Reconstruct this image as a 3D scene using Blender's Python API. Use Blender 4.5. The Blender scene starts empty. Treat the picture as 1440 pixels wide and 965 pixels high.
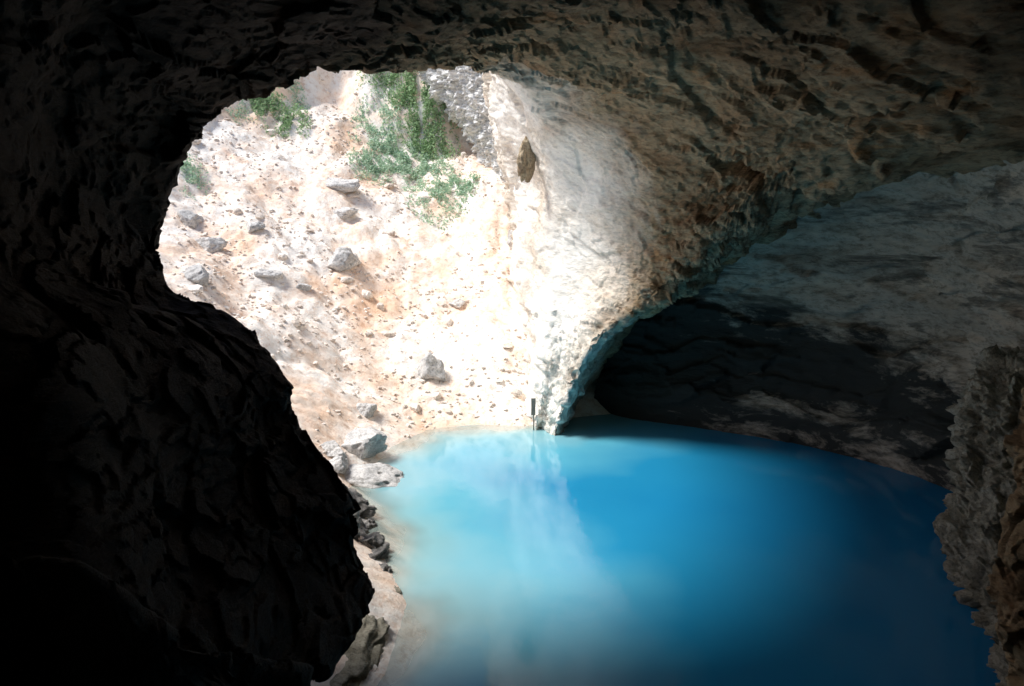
import bpy, math, random
import numpy as np
from mathutils import Vector, Matrix
rng = np.random.default_rng(7); random.seed(7)

# ---------------------------------------------------------------- camera
F = 1130.0; PITCH = math.radians(11.6); CAM = np.array([0.0, 0.0, 10.0])
cp, sp = math.cos(PITCH), math.sin(PITCH)
def W(u, v, d):
    """survey bearing + distance -> world position"""
    x = (u-720)/F; y = (482.5-v)/F
    return CAM + d*np.array([x, cp+y*sp, -sp+y*cp])
scene = bpy.context.scene
cd = bpy.data.cameras.new("Camera"); cam = bpy.data.objects.new("Camera", cd)
scene.collection.objects.link(cam); scene.camera = cam
cam.location = CAM; cam.rotation_euler = (math.pi/2-PITCH, 0, 0)
cd.sensor_width = 36; cd.lens = 36*F/1440; cd.clip_end = 2000; cd.clip_start = 0.05

# ---------------------------------------------------------------- noise
def _h(ix, iy, iz, s):
    n = (ix*374761393 + iy*668265263 + iz*2147483647 + s*1274126177) & 0xffffffff
    n = ((n ^ (n >> 13))*1274126177) & 0xffffffff
    n = ((n ^ (n >> 16))*2246822519) & 0xffffffff
    return (n ^ (n >> 15)) & 0xffffffff
def noise(p, s=0):
    p = np.asarray(p, float); i = np.floor(p).astype(np.int64); f = p-i
    w = f*f*f*(f*(f*6-15)+10); out = 0
    for dx in (0, 1):
        for dy in (0, 1):
            for dz in (0, 1):
                h = _h(i[:, 0]+dx, i[:, 1]+dy, i[:, 2]+dz, s)
                gx = (h & 1023)/511.5-1; gy = ((h >> 10) & 1023)/511.5-1; gz = ((h >> 20) & 1023)/511.5-1
                g = gx*(f[:, 0]-dx)+gy*(f[:, 1]-dy)+gz*(f[:, 2]-dz)
                wt = (w[:, 0] if dx else 1-w[:, 0])*(w[:, 1] if dy else 1-w[:, 1])*(w[:, 2] if dz else 1-w[:, 2])
                out = out+g*wt
    return out
def fbm(p, f, o=4, s=0, g=.5):
    r = 0; a = 1
    for k in range(o):
        r = r+a*noise(p*f, s+k*17); f *= 2.03; a *= g
    return r
def billow(p, f, o=4, s=0, g=.5):
    r = 0; a = 1
    for k in range(o):
        r = r+a*(np.abs(noise(p*f, s+k*31))*2-.35); f *= 2.07; a *= g
    return r
def facet(p, s=0):
    """fractured-rock height: every Worley cell carries its own tilted plane"""
    i = np.floor(p).astype(np.int64); best = np.full(len(p), 1e9); val = np.zeros(len(p))
    for dx in (-1, 0, 1):
        for dy in (-1, 0, 1):
            for dz in (-1, 0, 1):
                c = i+np.array([dx, dy, dz]); h = _h(c[:, 0], c[:, 1], c[:, 2], s); g = _h(c[:, 0], c[:, 1], c[:, 2], s+99)
                q = c+np.stack([(h & 1023)/1023, ((h >> 10) & 1023)/1023, ((h >> 20) & 1023)/1023], 1)
                o = p-q; d = (o*o).sum(1)
                pl = ((g & 1023)/511.5-1)*.5+o[:, 0]*(((g >> 10) & 1023)/511.5-1)*.8+o[:, 1]*(((g >> 20) & 1023)/511.5-1)*.8+o[:, 2]*(((h >> 5) & 1023)/511.5-1)*.8
                m = d < best; val = np.where(m, pl, val); best = np.where(m, d, best)
    return val

# ---------------------------------------------------------------- mesh helpers
def mesh_obj(name, V, Fc, mat=None, smooth=True):
    me = bpy.data.meshes.new(name)
    V = np.asarray(V, np.float32); Fc = np.asarray(Fc, np.int32)
    me.vertices.add(len(V)); me.vertices.foreach_set("co", V.ravel())
    k = Fc.shape[1]
    me.loops.add(Fc.size); me.loops.foreach_set("vertex_index", Fc.ravel())
    me.polygons.add(len(Fc)); me.polygons.foreach_set("loop_start", np.arange(0, Fc.size, k, dtype=np.int32))
    me.update(calc_edges=True); me.validate()
    me.polygons.foreach_set("use_smooth", np.full(len(me.polygons), smooth))
    ob = bpy.data.objects.new(name, me); scene.collection.objects.link(ob)
    if mat: me.materials.append(mat)
    return ob
def attr(ob, name, val):
    a = ob.data.attributes.new(name, 'FLOAT', 'POINT'); a.data.foreach_set("value", np.asarray(val, np.float32))
def grid_faces(r, c):
    a = np.arange(r*c).reshape(r, c)
    return np.stack([a[:-1, :-1].ravel(), a[:-1, 1:].ravel(), a[1:, 1:].ravel(), a[1:, :-1].ravel()], 1)
def cr_axis(G, segs):
    """Catmull-Rom along axis 0; segs = subdivisions per interval"""
    n = G.shape[0]; out = []
    for i in range(n-1):
        p0 = G[max(i-1, 0)]; p1 = G[i]; p2 = G[i+1]; p3 = G[min(i+2, n-1)]
        m = segs[i] if hasattr(segs, '__len__') else segs
        for k in range(m):
            t = k/m
            out.append(.5*((2*p1)+(p2-p0)*t+(2*p0-5*p1+4*p2-p3)*t*t+(3*p1-p0-3*p2+p3)*t**3))
    out.append(G[-1]); return np.array(out)
def patch(G, rs, cs):
    A = cr_axis(np.array(G, float), rs)
    return np.swapaxes(cr_axis(np.swapaxes(A, 0, 1), cs), 0, 1)
def normals(S):
    du = np.gradient(S, axis=0); dv = np.gradient(S, axis=1)
    n = np.cross(du, dv); return n/(np.linalg.norm(n, axis=2, keepdims=True)+1e-9)

# ---------------------------------------------------------------- materials
def newmat(name):
    m = bpy.data.materials.new(name); m.use_nodes = True
    nt = m.node_tree; nt.nodes.clear(); return m, nt
class NT:
    def __init__(s, nt): s.nt = nt
    def n(s, t, **kw):
        nd = s.nt.nodes.new(t)
        for k, v in kw.items(): setattr(nd, k, v)
        return nd
    def l(s, a, b): s.nt.links.new(a, b)
    def ramp(s, fac, stops):
        r = s.n('ShaderNodeValToRGB'); e = r.color_ramp.elements
        while len(e) < len(stops): e.new(.5)
        for el, (p, c) in zip(e, stops):
            el.position = p; el.color = (*c, 1) if len(c) == 3 else c
        s.l(fac, r.inputs[0]); return r.outputs[0]
    def mix(s, fac, a, b, mode='MIX'):
        m = s.n('ShaderNodeMix', data_type='RGBA', blend_type=mode)
        for sock, val in ((m.inputs[0], fac), (m.inputs[6], a), (m.inputs[7], b)):
            if hasattr(val, 'is_linked'): s.l(val, sock)
            else: sock.default_value = val if not isinstance(val, tuple) else (*val, 1)
        return m.outputs[2]
    def noise(s, vec, scale, det=6, rough=.6, dist=0):
        n = s.n('ShaderNodeTexNoise'); n.inputs['Scale'].default_value = scale
        n.inputs['Detail'].default_value = det; n.inputs['Roughness'].default_value = rough
        n.inputs['Distortion'].default_value = dist; s.l(vec, n.inputs['Vector']); return n.outputs[0]
    def map(s, vec, sc=(1, 1, 1), rot=(0, 0, 0)):
        m = s.n('ShaderNodeMapping'); m.inputs['Scale'].default_value = sc; m.inputs['Rotation'].default_value = rot
        s.l(vec, m.inputs['Vector']); return m.outputs[0]
def rock_mat(name, stops, stain=None, bump=.12, scale=.5, rough=.85, strat=None, srot=(.3, .25, 0), fine=((.45, .43, .40), (1, 1, 1), (1.25, 1.22, 1.18)), dark=None, patch_=None, sunlit=None, band=None):
    m, nt = newmat(name); N = NT(nt)
    out = N.n('ShaderNodeOutputMaterial'); b = N.n('ShaderNodeBsdfPrincipled')
    b.inputs['Roughness'].default_value = rough; b.inputs['Specular IOR Level'].default_value = .2
    pos = N.n('ShaderNodeNewGeometry').outputs['Position']
    pos2 = N.map(pos, strat, srot) if strat else pos
    c = N.ramp(N.noise(pos2, scale, 8, .65, .4), stops)
    if patch_:
        f = N.ramp(N.noise(pos, patch_[1], 6, .65), [(.48, (0, 0, 0)), (.68, (1, 1, 1))]); c = N.mix(f, c, patch_[0])
    fn = N.ramp(N.noise(pos2, scale*9, 8, .78), [(.38, fine[0]), (.5, fine[1]), (.66, fine[2])])
    c = N.mix(.85, c, fn, 'MULTIPLY')
    if sunlit:
        at = N.n('ShaderNodeAttribute', attribute_name="sunlit")
        pc = N.mix(.35, sunlit, fn, 'MULTIPLY'); c = N.mix(at.outputs['Fac'], c, pc)  # painted sunlight: near-white colour blended in by attribute
    if stain:
        f = N.ramp(N.noise(N.map(pos, stain[1], (0, .25, 0)), stain[2], 9, .68, .5), [(stain[3], (0, 0, 0)), (stain[3]+.05, (.55, .55, .55)), (stain[3]+.14, (1, 1, 1))])
        c = N.mix(f, c, stain[0])
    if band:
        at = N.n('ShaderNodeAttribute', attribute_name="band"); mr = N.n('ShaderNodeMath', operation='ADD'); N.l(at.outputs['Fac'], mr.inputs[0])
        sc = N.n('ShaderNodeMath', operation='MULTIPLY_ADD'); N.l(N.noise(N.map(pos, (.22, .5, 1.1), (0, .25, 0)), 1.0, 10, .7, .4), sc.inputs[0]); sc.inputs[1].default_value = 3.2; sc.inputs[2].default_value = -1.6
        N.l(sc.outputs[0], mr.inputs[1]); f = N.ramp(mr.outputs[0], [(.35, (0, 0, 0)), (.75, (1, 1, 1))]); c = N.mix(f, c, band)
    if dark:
        at = N.n('ShaderNodeAttribute', attribute_name="unlit"); dk = N.mix(1.0, c, dark, 'MULTIPLY'); c = N.mix(at.outputs['Fac'], c, dk)  # painted shade: attribute multiplies the rock colour down
    N.l(c, b.inputs['Base Color'])
    h1 = N.noise(pos2, 2.2, 12, .72)
    v = N.n('ShaderNodeTexVoronoi', feature='F1'); v.inputs['Scale'].default_value = 4
    wv = N.n('ShaderNodeVectorMath', operation='MULTIPLY_ADD'); nz = N.n('ShaderNodeTexNoise'); nz.inputs['Scale'].default_value = 3; N.l(pos2, nz.inputs['Vector'])
    N.l(nz.outputs['Color'], wv.inputs[0]); wv.inputs[1].default_value = (.35, .35, .35); N.l(pos2, wv.inputs[2]); N.l(wv.outputs[0], v.inputs['Vector'])
    sx = N.n('ShaderNodeSeparateColor'); N.l(v.outputs['Color'], sx.inputs[0])
    mth = N.n('ShaderNodeMath', operation='MULTIPLY_ADD'); N.l(sx.outputs[0], mth.inputs[0]); mth.inputs[1].default_value = .10; N.l(h1, mth.inputs[2])
    bp = N.n('ShaderNodeBump'); bp.inputs['Strength'].default_value = 1; bp.inputs['Distance'].default_value = bump*2.4
    if sunlit:   # weaker bump where sunlight is painted onto the rim
        iv = N.n('ShaderNodeMath', operation='MULTIPLY_ADD'); N.l(at.outputs['Fac'] if not dark else N.n('ShaderNodeAttribute', attribute_name="sunlit").outputs['Fac'], iv.inputs[0]); iv.inputs[1].default_value = -.6; iv.inputs[2].default_value = 1
        N.l(iv.outputs[0], bp.inputs['Strength'])
    N.l(mth.outputs[0], bp.inputs['Height']); N.l(bp.outputs[0], b.inputs['Normal'])
    N.l(b.outputs[0], out.inputs[0]); return m

M_cave = rock_mat("cave_limestone", [(.3, (.26, .15, .075)), (.45, (.46, .32, .19)), (.56, (.54, .42, .27)), (.66, (.54, .30, .14)), (.78, (.60, .49, .34))], bump=.12, scale=.6, dark=(.07, .048, .034), strat=(.5, .6, 1.8), srot=(.15, .5, 0), sunlit=(.94, .92, .87),
                  fine=((.42, .38, .33), (1, 1, 1), (1.3, 1.24, 1.15)))
M_recess = rock_mat("smooth_grey_limestone", [(.3, (.32, .28, .22)), (.5, (.50, .45, .37)), (.7, (.66, .56, .44))],
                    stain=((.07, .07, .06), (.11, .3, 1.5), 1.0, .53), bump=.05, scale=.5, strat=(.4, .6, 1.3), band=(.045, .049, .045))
M_pillar = rock_mat("wet_lichen_rock", [(.3, (.18, .16, .11)), (.5, (.40, .37, .29)), (.7, (.56, .52, .42))], bump=.10, scale=1.2)
M_boulder = rock_mat("boulder_limestone", [(.3, (.46, .46, .46)), (.5, (.62, .61, .60)), (.7, (.78, .75, .72))], bump=.05, scale=1.2)
M_wet = rock_mat("wet_grey_rock", [(.3, (.05, .05, .055)), (.5, (.16, .155, .15)), (.7, (.38, .36, .34))], bump=.06, scale=1.5, rough=.3)
M_slope = rock_mat("scree_earth", [(.3, (.90, .66, .52)), (.42, (.93, .80, .69)), (.54, (.95, .90, .84)), (.75, (.96, .93, .89))], bump=.045, scale=.35,
                   fine=((.76, .64, .56), (1, 1, 1), (1.03, 1.03, 1.03)), patch_=((.88, .62, .44), .22))
M_stone = rock_mat("scree_gravel", [(.3, (.56, .46, .39)), (.5, (.76, .68, .61)), (.7, (.90, .86, .81))], bump=.02, scale=.8)
M_ochre = rock_mat("ochre_rock", [(.3, (.28, .20, .13)), (.5, (.48, .38, .26)), (.7, (.62, .54, .40))], bump=.06, scale=1.5)
M_cliff = rock_mat("pale_cliff_limestone", [(.3, (.66, .66, .66)), (.5, (.86, .86, .85)), (.7, (.94, .93, .91))], bump=.07, scale=.6, strat=(.6, .6, 1.6), srot=(0, -.7, 0))

# ---------------------------------------------------------------- cave ring (mouth, roof, left wall, massif)
R0 = [(425,1010,9),(462,935,10),(538,832,12),(508,760,12.3),(486,700,12.5),(430,600,12.5),(420,530,12.5),(358,452,13),(262,405,13.5),(237,370,13.5),(237,300,14),(258,190,14),(290,158,14.3),(360,126,14.5),(410,98,14.8),
      (450,86,15),(520,90,16.5),(600,94,18.5),(675,95,21),(715,106,24.5),(745,150,28.5),(756,210,31),(762,270,33),(750,350,34),(752,450,34),(748,530,34),(748,600,33.4)]
R1 = [(360,1010,8),(390,930,8.8),(440,830,10.4),(425,760,10.8),(400,700,11),(365,600,11.2),(345,540,11.2),(295,470,11.6),(200,425,12),(180,370,12),(180,290,12.3),(200,180,12.5),(240,125,12.7),(320,90,12.8),(385,62,13),
      (440,55,13.2),(530,60,15),(620,62,17),(700,68,19.5),(765,105,22.5),(805,170,26),(826,240,28.5),(832,310,30),(830,380,31),(805,450,31.5),(785,530,32),(765,602,32.8)]
R2 = [(250,1010,6.5),(260,930,7),(290,830,8),(275,760,8.4),(255,700,8.6),(225,600,8.8),(205,540,9),(155,460,9.3),(80,410,9.5),(60,340,9.6),(60,260,9.8),(90,140,10),(150,70,10.2),(250,20,10.5),(350,0,10.8),
      (430,0,11.2),(560,0,13),(680,10,15),(780,40,17.5),(860,100,20.5),(900,180,23.5),(915,250,25.5),(920,310,27),(900,380,28.5),(860,435,29.5),(815,500,30.8),(775,603,32.2)]
R3 = [(-100,1100,5),(-100,950,5.2),(-90,830,5.5),(-90,760,5.6),(-95,700,5.7),(-110,600,5.8),(-120,540,6),(-140,460,6.2),(-150,400,6.4),(-150,320,6.5),(-140,230,6.6),(-80,80,7),(20,-40,7.4),(150,-100,8),(280,-105,8.6),
      (400,-100,9),(600,-100,11),(760,-80,13),(900,-20,15),(980,80,18),(1020,160,20.5),(1025,220,22.5),(1010,290,24.5),(975,360,26.5),(925,420,28.2),(840,480,30),(785,600,31.8)]
R4r = [(400,-300,7.5),(650,-250,9),(850,-200,11),(1040,-100,13),(1130,40,15.5),(1160,130,17.5),(1150,190,19.5),(1110,255,22),(1040,330,26.5),(965,410,30.5),(870,470,33),(800,590,34)]
R5r = [(400,-600,5),(750,-500,6.5),(1050,-400,7.5),(1250,-250,10),(1350,-50,13),(1400,80,14.5),(1400,160,16.5),(1330,225,20),(1150,290,27),(1020,380,33),(900,450,35),(810,590,35.5)]
R6r = [(500,-1200,4),(900,-1000,5),(1300,-800,6),(1600,-500,8),(1800,-200,10),(1900,0,11.5),(1900,100,14),(1750,180,19),(1350,250,32),(1130,350,37),(950,430,39),(820,580,39)]
nl = 15
def wrow(lst): return [W(*a) for a in lst]
r0, r1, r2, r3 = map(wrow, (R0, R1, R2, R3))
r4 = [np.array([-6.5, 1.0, z]) for z in np.linspace(-1, 13, nl)] + wrow(R4r)
r5 = [np.array([-6.5, -3.0, z]) for z in np.linspace(-1, 14, nl)] + wrow(R5r)
r6 = [np.array([-4.0, -6.0, z]) for z in np.linspace(-1, 14, nl)] + wrow(R6r)
N0 = len(r0)
r7 = [np.array([-1, -7, z]) for z in np.linspace(-1, 14, nl)] + [np.array(a, float) for a in
      [(1,-8,14),(4,-8,15),(8,-8,15.5),(12,-8,15.5),(16,-6,15),(19,0,15),(22,8,15),(24,16,14),(23,29,12),(22,33,9),(20,36,5),(16,38,-1)]]
r8 = [np.array([3, -8., 6])]*nl + [p+np.array([1.5, -.5, -2]) for p in r7[nl:]]
right = np.array([1., 0, 0]); up = np.array([0, sp, cp]); fwd = np.array([0, cp, -sp])
ra, rb, rc, rd = [], [], [], []
EXT = [(690,30,38),(690,95,40),(705,190,42),(724,260,43.5),(730,350,44.5),(734,450,45),(740,530,45),(743,597,44)]
ZT = 17.0
for j, (u, v, d) in enumerate(R0):
    P = r0[j]
    ang = np.array([u-520, 430-v], float); ang /= np.linalg.norm(ang)
    if j < N0-8:
        if j < 8: ang = np.array([-1., 0.])
        A = P+(right*ang[0]+up*ang[1])*1.2+fwd*.9
        ra.append(A)
        if j < 8: rb.append(A+np.array([-5, 1.0, .5])); rc.append(np.array([-28, 8, -2+j*1.2]))
        elif j < 12: rb.append(A+np.array([-4, 0, 1+(j-8)*.4])); rc.append(np.array([-26, 4, 8.+(j-8)*1.5]))
        else: rb.append(np.array([A[0]-.6, A[1]-1.5, A[2]+.7])); rc.append(np.array([-20+(j-12)*4., -3+(j-12)*1.5, ZT-1]))
    else:
        k = j-(N0-8); A = W(*EXT[k]); ra.append(A)
        rb.append(np.array([3+1.5*k, 52+k*.6, ZT+8-(ZT+10)*k/7*.98]))
        rc.append(np.array([34, 30-2*k, ZT-(ZT+3)*(k/7)**2]))
for j in range(N0):
    a = j/(N0-1)*math.pi
    rd.append(np.array([2-26*math.cos(a), -14, -2+(ZT+1)*math.sin(a)]))
re_ = [np.array([2, -16., 6])]*N0
rows = [re_, rd, rc, rb, ra, r0, r1, r2, r3, r4, r5, r6, r7, r8]
rows = [[np.array([r[0][0], r[0][1], -1.5])]+list(r)+[np.array([r[-1][0], r[-1][1], -1.5])] for r in rows]
G = np.array(rows)
rs = [4, 6, 8, 24, 34, 50, 60, 60, 60, 36, 12, 8, 6]
cs = [6]+[24]*7+[20]*6+[26]*6+[34]*6+[30]
cs = (cs+[20]*50)[:G.shape[1]-1]; cs[-1] = 6
S = patch(G, rs, cs)
nr = normals(S); P = S.reshape(-1, 3); Nn = nr.reshape(-1, 3)
dist = np.linalg.norm(P-CAM, axis=1)
warp = np.stack([noise(P*.9, 91), noise(P*.9, 92), noise(P*.9, 93)], 1)*.3+np.stack([noise(P*3, 94), noise(P*3, 95), noise(P*3, 96)], 1)*.12
Q = P+warp
th = .5; Rb = np.array([[math.cos(th), 0, math.sin(th)], [0, 1, 0], [-math.sin(th), 0, math.cos(th)]])
Qb = (Q@Rb)*np.array([.5, .6, 1.7])
amp = np.clip(dist/22, .27, 1.0)
bz = (Q@Rb)[:, 2]*1.15+.9*fbm(Q, .25, 3, 23); fr = bz-np.floor(bz)
ledge = (np.clip(fr/.8, 0, 1)-.5)*(.6+.9*noise(P*.35, 29))*np.clip((dist-15)/6, 0, 1)
lip = np.array([W(785,590,31.8), W(800,545,31.5), W(815,500,31), W(840,480,30), W(885,450,29.5), W(925,420,28.2), W(960,385,28), W(990,345,27), W(1030,310,25), W(1080,270,23)])
dl = np.min(np.linalg.norm(P[:, None, :]-lip[None], axis=2), axis=1)
lipw = np.clip(1-dl/3.0, 0, 1)
disp = .7*amp**1.3*fbm(Q, .22, 2, 1)+amp*(.12*ledge+.28*facet(Qb*.7, 5)+.15*facet(Qb*1.7, 6)+.075*facet(Qb*4.2, 7)+.05*billow(Qb, 1.0, 3, 50, .5))
disp = disp+lipw*(.40*facet(Q*1.1, 301)+.28*facet(Q*2.6, 302)+.10*facet(Q*6, 303))
inner = np.clip((dist-3)/4, 0, 1)
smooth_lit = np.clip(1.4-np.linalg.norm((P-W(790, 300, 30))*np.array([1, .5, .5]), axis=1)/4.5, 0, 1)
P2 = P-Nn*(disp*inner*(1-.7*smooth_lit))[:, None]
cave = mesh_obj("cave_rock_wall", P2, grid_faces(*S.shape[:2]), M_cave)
unlit = np.clip((2.0-P[:, 0]-.02*P[:, 1]+noise(P*.5, 5))/4, 0, 1)*np.clip((19-P[:, 1])/4, 0, 1)  # left wall's shade, put into the rock colour
high = .9*np.clip((20-P[:, 1]+2*noise(P*.3, 6))/7, 0, 1)*np.clip((P[:, 2]-9)/3, 0, 1)  # roof shade away from the mouth, also put into the colour
attr(cave, "unlit", np.clip(np.maximum(unlit, high), 0, 1))
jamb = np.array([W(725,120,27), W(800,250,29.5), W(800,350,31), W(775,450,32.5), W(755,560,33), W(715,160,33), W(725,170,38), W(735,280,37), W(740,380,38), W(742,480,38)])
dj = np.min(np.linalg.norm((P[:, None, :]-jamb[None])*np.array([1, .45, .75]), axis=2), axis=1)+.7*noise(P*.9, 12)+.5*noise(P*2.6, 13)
attr(cave, "sunlit", np.clip((3.2-dj)/2.4, 0, 1)*.97)  # sun glare on the mouth rim, put into the rock colour

# ---------------------------------------------------------------- recessed chamber wall
plan = [(3.6,34.0),(4.6,33.0),(6.0,32.2),(8.2,31.1),(10.6,29.7),(13.2,27.0),(14.4,24.4),(14.6,21),(14,17.5),(13,12),(12,5),(10,-4)]
C = np.array([3.5, 18.])
prof = [(-1.5, 1.0), (0, 1.0), (1.2, 1.01), (2.0, 1.05), (4.5, 1.10), (7.5, 1.04), (10, .90), (12.5, .70), (14.0, .45), (14.6, .25)]
G = [[np.array([*(C+(np.array(p)-C)*k), z+0.0]) for p in plan] for z, k in prof]
S = patch(G, [4, 14, 16, 30, 34, 34, 30, 20, 10], 34)
nr = normals(S); P = S.reshape(-1, 3); Nn = nr.reshape(-1, 3)
Q = P+np.stack([noise(P*.4, 71), noise(P*.4, 72), noise(P*.4, 73)], 1)*.8
Qs = Q*np.array([.5, .5, 1.8])
disp = .7*fbm(Q, .2, 2, 9)+.14*billow(Qs, .5, 3, 15)+.28*facet(Qs*.6, 15)+.12*facet(Qs*2.1, 16)+.03*billow(Qs, 2.2, 3, 19)
fade = np.clip(P[:, 2]/1.5, .35, 1)
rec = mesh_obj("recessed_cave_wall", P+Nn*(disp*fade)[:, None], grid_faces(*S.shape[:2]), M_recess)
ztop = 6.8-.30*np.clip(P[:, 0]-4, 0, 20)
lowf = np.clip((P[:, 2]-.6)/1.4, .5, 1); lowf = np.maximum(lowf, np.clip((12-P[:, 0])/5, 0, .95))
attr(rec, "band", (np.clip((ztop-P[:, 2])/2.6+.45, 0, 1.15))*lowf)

# ---------------------------------------------------------------- right pillar + near rock
def edge_rock(name, edge, offs, mat, seed, a=.35, res=36):
    G = [[W(u+o[0], v+(o[2] if len(o) > 2 else 0), d+o[1]) for o in offs] for u, v, d in edge]
    S = patch(G, res, res); nr = normals(S); P = S.reshape(-1, 3); Nn = nr.reshape(-1, 3)
    Q = P+np.stack([noise(P*.9, 71+seed), noise(P*.9, 72), noise(P*.9, 73)], 1)*.4
    d = a*.5*billow(Q, .7, 2, seed)+a*.7*facet(Q*1.2, seed)+a*.45*facet(Q*2.8, seed+1)+a*.2*facet(Q*6, seed+2)+a*.15*billow(Q, 3, 3, seed+5, .6)
    return mesh_obj(name, P+Nn*d[:, None], grid_faces(*S.shape[:2]), mat)
edge_rock("rock_pillar", [(1420,495,25),(1375,530,24),(1350,610,23.6),(1338,700,22.6),(1330,790,21.2),(1385,860,19),(1405,930,17),(1420,1010,15)],
          [(140, 4), (50, 2.5), (0, 0), (40, -1.4), (95, -2.4), (170, -3), (420, -3)], M_pillar, 33, .5)
edge_rock("foreground_rock", [(1500,470,14),(1445,545,13.5),(1418,640,13),(1436,690,12.6),(1402,790,12),(1400,870,11.5),(1420,965,11),(1425,1040,10)],
          [(120, 2), (30, .9), (0, 0), (50, -.7), (120, -1), (400, -1.5)], M_cave, 53, .22)
edge_rock("limestone_cliff", [(570,30,50),(592,90,49.5),(622,140,49),(660,190,48.5),(690,240,48),(712,290,48)],
          [(10, 5), (0, 2), (0, 0), (35, -2.5), (75, -4), (140, -5)], M_cliff, 83, .6, 40)

# ---------------------------------------------------------------- terrain
poly = np.array([(1.6,32.6),(0.6,31.7),(-1.5,31.9),(-3.4,31.3),(-4.6,29.0),(-4.9,27.0),(-5.4,24.7),(-4.5,22),(-3.5,20.2),(-2.5,17.6),(-2.6,14.8),(-4.5,8),(-7,0),(-8,-14),
                 (16,-14),(16,8),(17,20),(16.5,26),(12,31),(6,34)], float)
def sdist(x, y):
    p = np.stack([x, y], 1); best = np.full(len(x), 1e9); ins = np.zeros(len(x), bool); n = len(poly)
    for i in range(n):
        a = poly[i]; b = poly[(i+1) % n]; ab = b-a
        t = np.clip(((p-a)@ab)/(ab@ab), 0, 1); q = a+t[:, None]*ab
        best = np.minimum(best, np.linalg.norm(p-q, axis=1))
        c = ((a[1] > y) != (b[1] > y)) & (x < (b[0]-a[0])*(y-a[1])/(b[1]-a[1]+1e-12)+a[0]); ins ^= c
    return np.where(ins, -best, best)
def height(x, y):
    x = np.atleast_1d(np.asarray(x, float)); y = np.atleast_1d(np.asarray(y, float))
    d = sdist(x, y); p = np.stack([x, y, x*0], 1)
    w = fbm(p, .12, 3, 3)
    dd = np.clip(d, 0, None)
    cl = 21+4*w+3*noise(p*.4, 8)
    left = np.clip((-x-16)/8, 0, 1)*np.clip((44-y)/10, 0, 1)
    z = .64*np.clip(dd, 0, 34)+.1*np.clip(dd-34, 0, 200)+(1.3*np.clip(dd-cl, 0, 6.5))*(1-left)
    z = z+np.clip(dd/4, 0, 1)*(1.5*w+.45*billow(p, .35, 3, 41))+np.clip(dd/1.0, .15, 1)*(.10*billow(p, 1.3, 4, 44, .65))
    z = z+np.clip((dd-cl)/3, 0, 1)*(.9*billow(np.stack([x, y, z*.5], 1), .5, 4, 61)+.8*facet(np.stack([x, y, z*.6], 1)*.6, 62))
    return np.where(d < 0, np.maximum(-.55*(-d), -5)+.06*billow(p, 1.3, 3, 44), z)
xs = np.concatenate([np.linspace(-90, -26, 40), np.linspace(-25.8, 4, 290), np.linspace(4.5, 16, 16)])
ys = np.concatenate([np.linspace(2, 12, 12), np.linspace(12.3, 58, 400), np.linspace(58.5, 110, 40)])
X, Y = np.meshgrid(xs, ys); Z = height(X.ravel(), Y.ravel())
mesh_obj("scree_slope", np.stack([X.ravel(), Y.ravel(), Z], 1), grid_faces(len(ys), len(xs)), M_slope)
def hit(u, v):
    d = W(u, v, 1)-CAM; t = np.arange(14, 90, .1)
    pts = CAM+t[:, None]*d; h = height(pts[:, 0], pts[:, 1])
    k = np.argmax(pts[:, 2] < h); return pts[k], t[k]

# ---------------------------------------------------------------- water
def build_water():
    xs = np.concatenate([np.linspace(-30, -8.2, 12), np.linspace(-8, 18, 150), np.linspace(20, 34, 6)])
    ys = np.concatenate([np.linspace(-14, 11.5, 20), np.linspace(12, 35, 150), np.linspace(36, 40, 3)])
    X, Y = np.meshgrid(xs, ys); x = X.ravel(); y = Y.ravel()
    V = np.stack([x, y, x*0], 1)
    m, nt = newmat("spring_water"); N = NT(nt)
    out = N.n('ShaderNodeOutputMaterial'); b = N.n('ShaderNodeBsdfPrincipled')
    at = N.n('ShaderNodeAttribute', attribute_name="depth_shine"); pos = N.n('ShaderNodeNewGeometry').outputs['Position']
    c = N.ramp(at.outputs['Fac'], [(0, (.40, .48, .44)), (.08, (.27, .50, .54)), (.30, (.10, .40, .54)), (.6, (.016, .24, .45)), (1, (.01, .20, .42))])  # lighter by left shore: shallows, plus slope reflection put into the colour
    N.l(c, b.inputs['Base Color']); b.inputs['Roughness'].default_value = .03; b.inputs['IOR'].default_value = 1.5
    bp = N.n('ShaderNodeBump'); bp.inputs['Strength'].default_value = .35; bp.inputs['Distance'].default_value = .015
    N.l(N.noise(N.map(pos, (1, .7, 1)), 2.6, 5, .6), bp.inputs['Height']); N.l(bp.outputs[0], b.inputs['Normal'])
    tr = N.n('ShaderNodeBsdfTransparent'); mx = N.n('ShaderNodeMixShader')
    f = N.ramp(at.outputs['Fac'], [(0, (.35, .35, .35)), (.12, (.9, .9, .9)), (.2, (1, 1, 1))])
    N.l(f, mx.inputs[0]); N.l(tr.outputs[0], mx.inputs[1]); N.l(b.outputs[0], mx.inputs[2]); N.l(mx.outputs[0], out.inputs[0])
    ob = mesh_obj("pool_water", V, grid_faces(len(ys), len(xs)), m)
    pl = np.array([(4, 35), (0.6,31.7),(-3.4,31.3),(-4.9,28),(-5.4,24.7),(-3.5,20.2),(-2.5,17.6),(-2.6,14.8),(-4.5,8),(-7,0)], float)
    best = np.full(len(x), 1e9); p = np.stack([x, y], 1)
    for a, bb in zip(pl[:-1], pl[1:]):
        ab = bb-a; t = np.clip(((p-a)@ab)/(ab@ab), 0, 1); best = np.minimum(best, np.linalg.norm(p-a-t[:, None]*ab, axis=1))
    w = fbm(np.stack([x, y, x*0], 1), .35, 3, 77)
    attr(ob, "depth_shine", np.clip((best+w*1.2)/11, 0, 1))
build_water()

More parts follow.
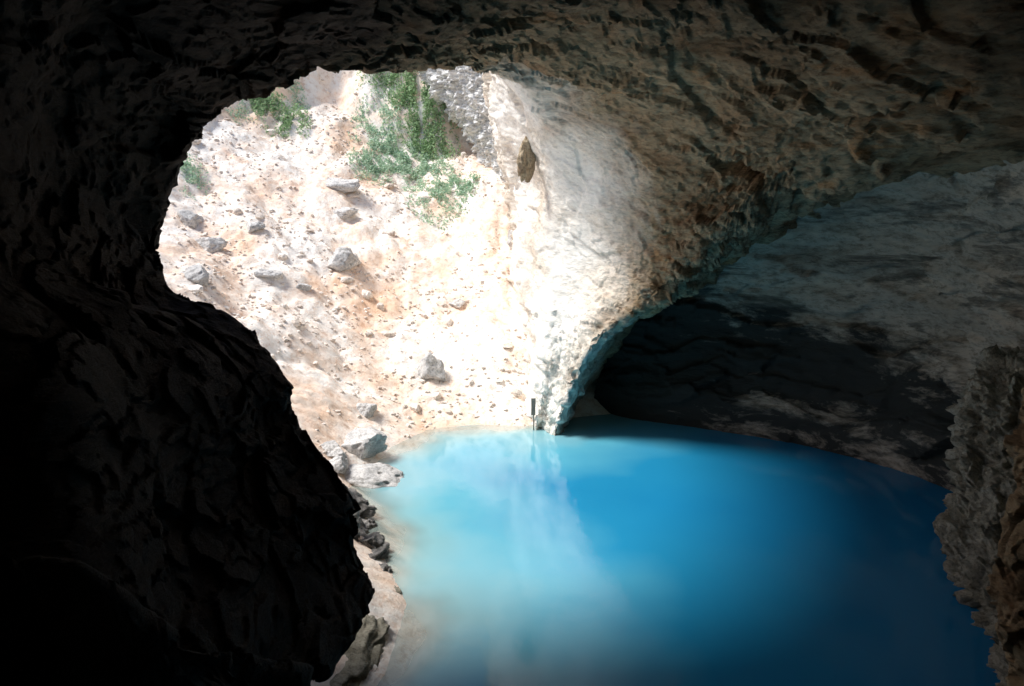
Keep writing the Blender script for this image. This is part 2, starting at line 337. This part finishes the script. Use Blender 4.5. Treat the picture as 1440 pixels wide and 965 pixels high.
# ---------------------------------------------------------------- rocks
import bmesh
def ico(sub):
    bm = bmesh.new(); bmesh.ops.create_icosphere(bm, subdivisions=sub, radius=1)
    V = np.array([v.co[:] for v in bm.verts]); Fc = np.array([[v.index for v in f.verts] for f in bm.faces]); bm.free(); return V, Fc
I1, F1 = ico(1); I2, F2 = ico(2); I5, F5 = ico(5)
def rockify(V, r, ncut=9, noisea=.1):
    V = V.copy()
    for _ in range(ncut):
        n = r.normal(size=3); n /= np.linalg.norm(n); h = r.uniform(.45, .8)
        d = V@n; V = V-np.clip(d-h, 0, None)[:, None]*n*.93
    if noisea:
        off = r.uniform(0, 50, 3); nn = V/np.linalg.norm(V, axis=1, keepdims=True)
        V = V+nn*(noisea*(billow(V+off, 1.6, 4, 3, .55)+.7*facet(V*2.5+off, 4)))[:, None]
    return V
def boulder(name, u, v, wpx, asp=(1, .8, .7), mat=None, seed=0, sink=.3, rot=None):
    r = np.random.default_rng(seed+100); p, t = hit(u, v); s = wpx/F*t/1.45
    V = rockify(I5, r)*np.array(asp)*s
    a = r.uniform(-.5, .5) if rot is None else rot; c, q = math.cos(a), math.sin(a)
    V = V@np.array([[c, q, 0], [-q, c, 0], [0, 0, 1]])
    p = p+np.array([0, 0, s*asp[2]*(1-2*sink)*.5])
    V = V+p; return mesh_obj(name, V, F5, mat or M_boulder)
for k, (u, v, w, asp) in enumerate([(266,312,42,(1,.8,.6)),(291,350,42,(1,.8,.6)),(278,392,40,(1,.8,.6)),(357,322,24,(1,.8,.6)),(487,301,32,(1.2,.7,.5)),(482,372,46,(.9,.8,.7)),
        (612,528,44,(.8,.8,.9)),(505,632,62,(1,.9,.6)),(516,672,88,(1.2,.7,.35)),(478,660,40,(.8,.8,.7)),(515,582,30,(.9,.7,.8)),(725,345,26,(.8,.8,1.3)),(376,388,28,(1.1,.8,.5)),
        (475,262,46,(1.3,.6,.4)),(640,430,26,(1,.8,.5)),(548,700,26,(1.1,.8,.4)),(425,405,20,(1,.8,.6)),(470,640,34,(1,.8,.7))]):
    boulder("boulder", u, v, w, asp, seed=k)
WR = [(-5.0,22.6,.3,.9,(1,.9,.7)),(-4.6,21.4,.1,.7,(1,.8,.8)),(-4.0,20.5,.05,.6,(1,1,.7)),(-3.7,19.8,.0,.5,(1,.9,.7)),(-4.7,20.5,.5,.9,(1,1,.9)),(-3.3,19.2,.0,.35,(1,.8,.6)),(-4.2,22.0,.0,.35,(1,.8,.6)),
      (-3.5,18.0,.0,.9,(.8,1.6,.35)),(-3.5,15.6,.0,1.1,(.7,1.8,.35))]
for k, (x, y, z, s, asp) in enumerate(WR):
    r = np.random.default_rng(300+k); V = rockify(I5, r, 9, .2)*np.array(asp)*s+np.array([x, y, z])
    mesh_obj("wet_rock", V, F5, M_wet if k < 7 else M_pillar)
r = np.random.default_rng(911)
mesh_obj("ochre_rock_ledge", rockify(I5, r, 9, .15)*np.array([.42, .5, 1.0])+W(738, 226, 31.9), F5, M_ochre)
def scatter(n, lo, hi, T, TF, seed, pw=2.5):
    r = np.random.default_rng(seed); Vs = []; Fs = []; base = 0
    tmpl = [rockify(T, r, 6, 0) for _ in range(10)]
    x = r.uniform(-24, 3, n*4); y = r.uniform(20, 58, n*4); d = sdist(x, y)
    p = np.stack([x, y, x*0], 1); dens = fbm(p, .22, 3, 210)+.1
    ok = (d > .05) & (d < 27) & (dens+r.uniform(-.3, .3, len(x)) > .1)
    x = x[ok][:n]; y = y[ok][:n]; z = height(x, y)
    for i in range(len(x)):
        s = lo+(hi-lo)*r.random()**pw
        sc = s*np.array([r.uniform(.8, 1.3), r.uniform(.6, 1), r.uniform(.4, .8)])
        a = r.uniform(0, 6.28); c, q = math.cos(a), math.sin(a)
        V = (tmpl[i % 10]*sc)@np.array([[c, q, 0], [-q, c, 0], [0, 0, 1]])+np.array([x[i], y[i], z[i]+s*.1])
        Vs.append(V); Fs.append(TF+base); base += len(V)
    return np.concatenate(Vs), np.concatenate(Fs)
Va, Fa = scatter(8000, .03, .15, I1, F1, 1); Vb, Fb = scatter(550, .12, .40, I2, F2, 2, 4)
mesh_obj("scree_stones", np.concatenate([Va, Vb]), np.concatenate([Fa, Fb+len(Va)]), M_stone, smooth=False)

# ---------------------------------------------------------------- plants
def leafmat(name, a, b):
    m, nt = newmat(name); N = NT(nt); out = N.n('ShaderNodeOutputMaterial'); d = N.n('ShaderNodeBsdfDiffuse'); t = N.n('ShaderNodeBsdfTranslucent'); mx = N.n('ShaderNodeMixShader')
    pos = N.n('ShaderNodeNewGeometry').outputs['Position']
    c = N.ramp(N.noise(pos, 3, 4), [(.35, a), (.65, b)]); N.l(c, d.inputs[0]); N.l(c, t.inputs[0]); mx.inputs[0].default_value = .35
    N.l(d.outputs[0], mx.inputs[1]); N.l(t.outputs[0], mx.inputs[2]); N.l(mx.outputs[0], out.inputs[0]); return m
M_leaf = leafmat("leaf_green", (.22, .36, .18), (.42, .56, .34))
M_leaf2 = leafmat("leaf_pale", (.36, .54, .40), (.58, .70, .54))
def plant(name, clumps, n, size, mat, seed):
    r = np.random.default_rng(seed); V = []; Fc = []
    for (u, v, rad, hh) in clumps:
        p, t = hit(u, v)
        q = r.normal(size=(n, 3)); q /= np.linalg.norm(q, axis=1, keepdims=True); q *= r.uniform(.1, 1.25, (n, 1))**.7
        X = p[0]+q[:, 0]*rad; Yy = p[1]+q[:, 1]*rad; g = height(X, Yy)
        keep = noise(np.stack([X, Yy, X*0], 1)*1.3, seed+7)+.35*noise(np.stack([X, Yy, X*0], 1)*4, seed+8) > -.08
        lump = 1+.8*noise(np.stack([X, Yy, X*0], 1)*1.8, seed)
        Zz = g+np.abs(q[:, 2])*hh*np.clip(lump, .2, 2)
        for i in np.nonzero(keep)[0]:
            c = np.array([X[i], Yy[i], Zz[i]]); a = r.normal(size=3); a /= np.linalg.norm(a)
            b = np.cross(a, r.normal(size=3)); b /= np.linalg.norm(b); s = size*r.uniform(.6, 1.4); k = len(V)
            V += [c-a*s, c-b*s*.5, c+a*s, c+b*s*.5]; Fc.append([k, k+1, k+2, k+3])
    return mesh_obj(name, V, Fc, mat, smooth=False)
plant("shrub", [(600,150,1.5,1.3),(585,185,1.6,1.4),(615,205,1.4,1.2),(575,130,1.2,1.2)], 1500, .10, M_leaf, 1)
plant("ivy_bush", [(530,205,1.6,.4),(550,235,1.8,.4),(590,255,1.8,.4),(615,280,1.6,.3),(545,180,1.5,.4),(640,260,1.3,.3),(570,215,1.5,.4),(520,235,1.3,.3),(600,235,1.5,.3)], 1100, .09, M_leaf2, 2)
plant("shrub", [(385,160,1.3,.8),(412,172,1.0,.7),(362,150,1.0,.7)], 900, .09, M_leaf, 3)
plant("grass_tuft", [(262,240,1.0,.4),(268,262,.8,.3),(330,150,.8,.4),(420,150,.6,.4),(510,170,.6,.3),(660,262,.7,.3)], 380, .08, M_leaf2, 4)
plant("shrub", [(530,100,1.2,.9),(560,108,1.0,.9)], 800, .10, M_leaf, 5)

# ---------------------------------------------------------------- water gauge
def box(name, c, s, mat, parent=None):
    V = np.array([[x, y, z] for x in (-.5, .5) for y in (-.5, .5) for z in (-.5, .5)])*np.array(s)+np.array(c)
    Fc = [[0,1,3,2],[4,6,7,5],[0,4,5,1],[2,3,7,6],[0,2,6,4],[1,5,7,3]]
    o = mesh_obj(name, V, Fc, mat, smooth=False)
    if parent: o.parent = parent
    return o
def flat(name, c, r=.6):
    m, nt = newmat(name); N = NT(nt); out = N.n('ShaderNodeOutputMaterial'); b = N.n('ShaderNodeBsdfPrincipled'); b.inputs['Roughness'].default_value = r
    pos = N.n('ShaderNodeNewGeometry').outputs['Position']
    N.l(N.ramp(N.noise(pos, 8, 5), [(.3, tuple(k*.6 for k in c)), (.7, tuple(min(1, k*1.2) for k in c))]), b.inputs[0]); N.l(b.outputs[0], out.inputs[0]); return m
M_iron = flat("rusty_iron", (.24, .21, .18))
e = bpy.data.objects.new("water_level_gauge", None); scene.collection.objects.link(e)
g = W(750, 575, 32.3)
box("scale_plate", (g[0], g[1], 1.0), (.18, .05, .7), M_iron, e)
box("bracket", (g[0], g[1]+.3, 1.15), (.05, .54, .05), M_iron, e)
box("post", (g[0]+.02, g[1]+.06, .3), (.05, .05, 1.4), M_iron, e)

# ---------------------------------------------------------------- light
to_sun = Vector((-.54, -.05, .84)).normalized()
sl = bpy.data.lights.new("Sun", 'SUN'); sl.energy = 5; sl.angle = math.radians(20); sl.color = (1, .97, .92)
so = bpy.data.objects.new("Sun", sl); scene.collection.objects.link(so); so.rotation_euler = to_sun.to_track_quat('Z', 'Y').to_euler()
w = bpy.data.worlds.new("World"); scene.world = w; w.use_nodes = True; nt = w.node_tree
sky = nt.nodes.new('ShaderNodeTexSky'); sky.sky_type = 'NISHITA'; sky.sun_disc = False
sky.sun_elevation = math.asin(to_sun.z); sky.sun_rotation = math.atan2(to_sun.x, to_sun.y)
bg = nt.nodes['Background']; bg.inputs[1].default_value = .15; nt.links.new(sky.outputs[0], bg.inputs[0])
scene.view_settings.view_transform = 'Standard'; scene.view_settings.look = 'None'; scene.view_settings.exposure = 0
scene.cycles.max_bounces = 8; scene.cycles.diffuse_bounces = 6
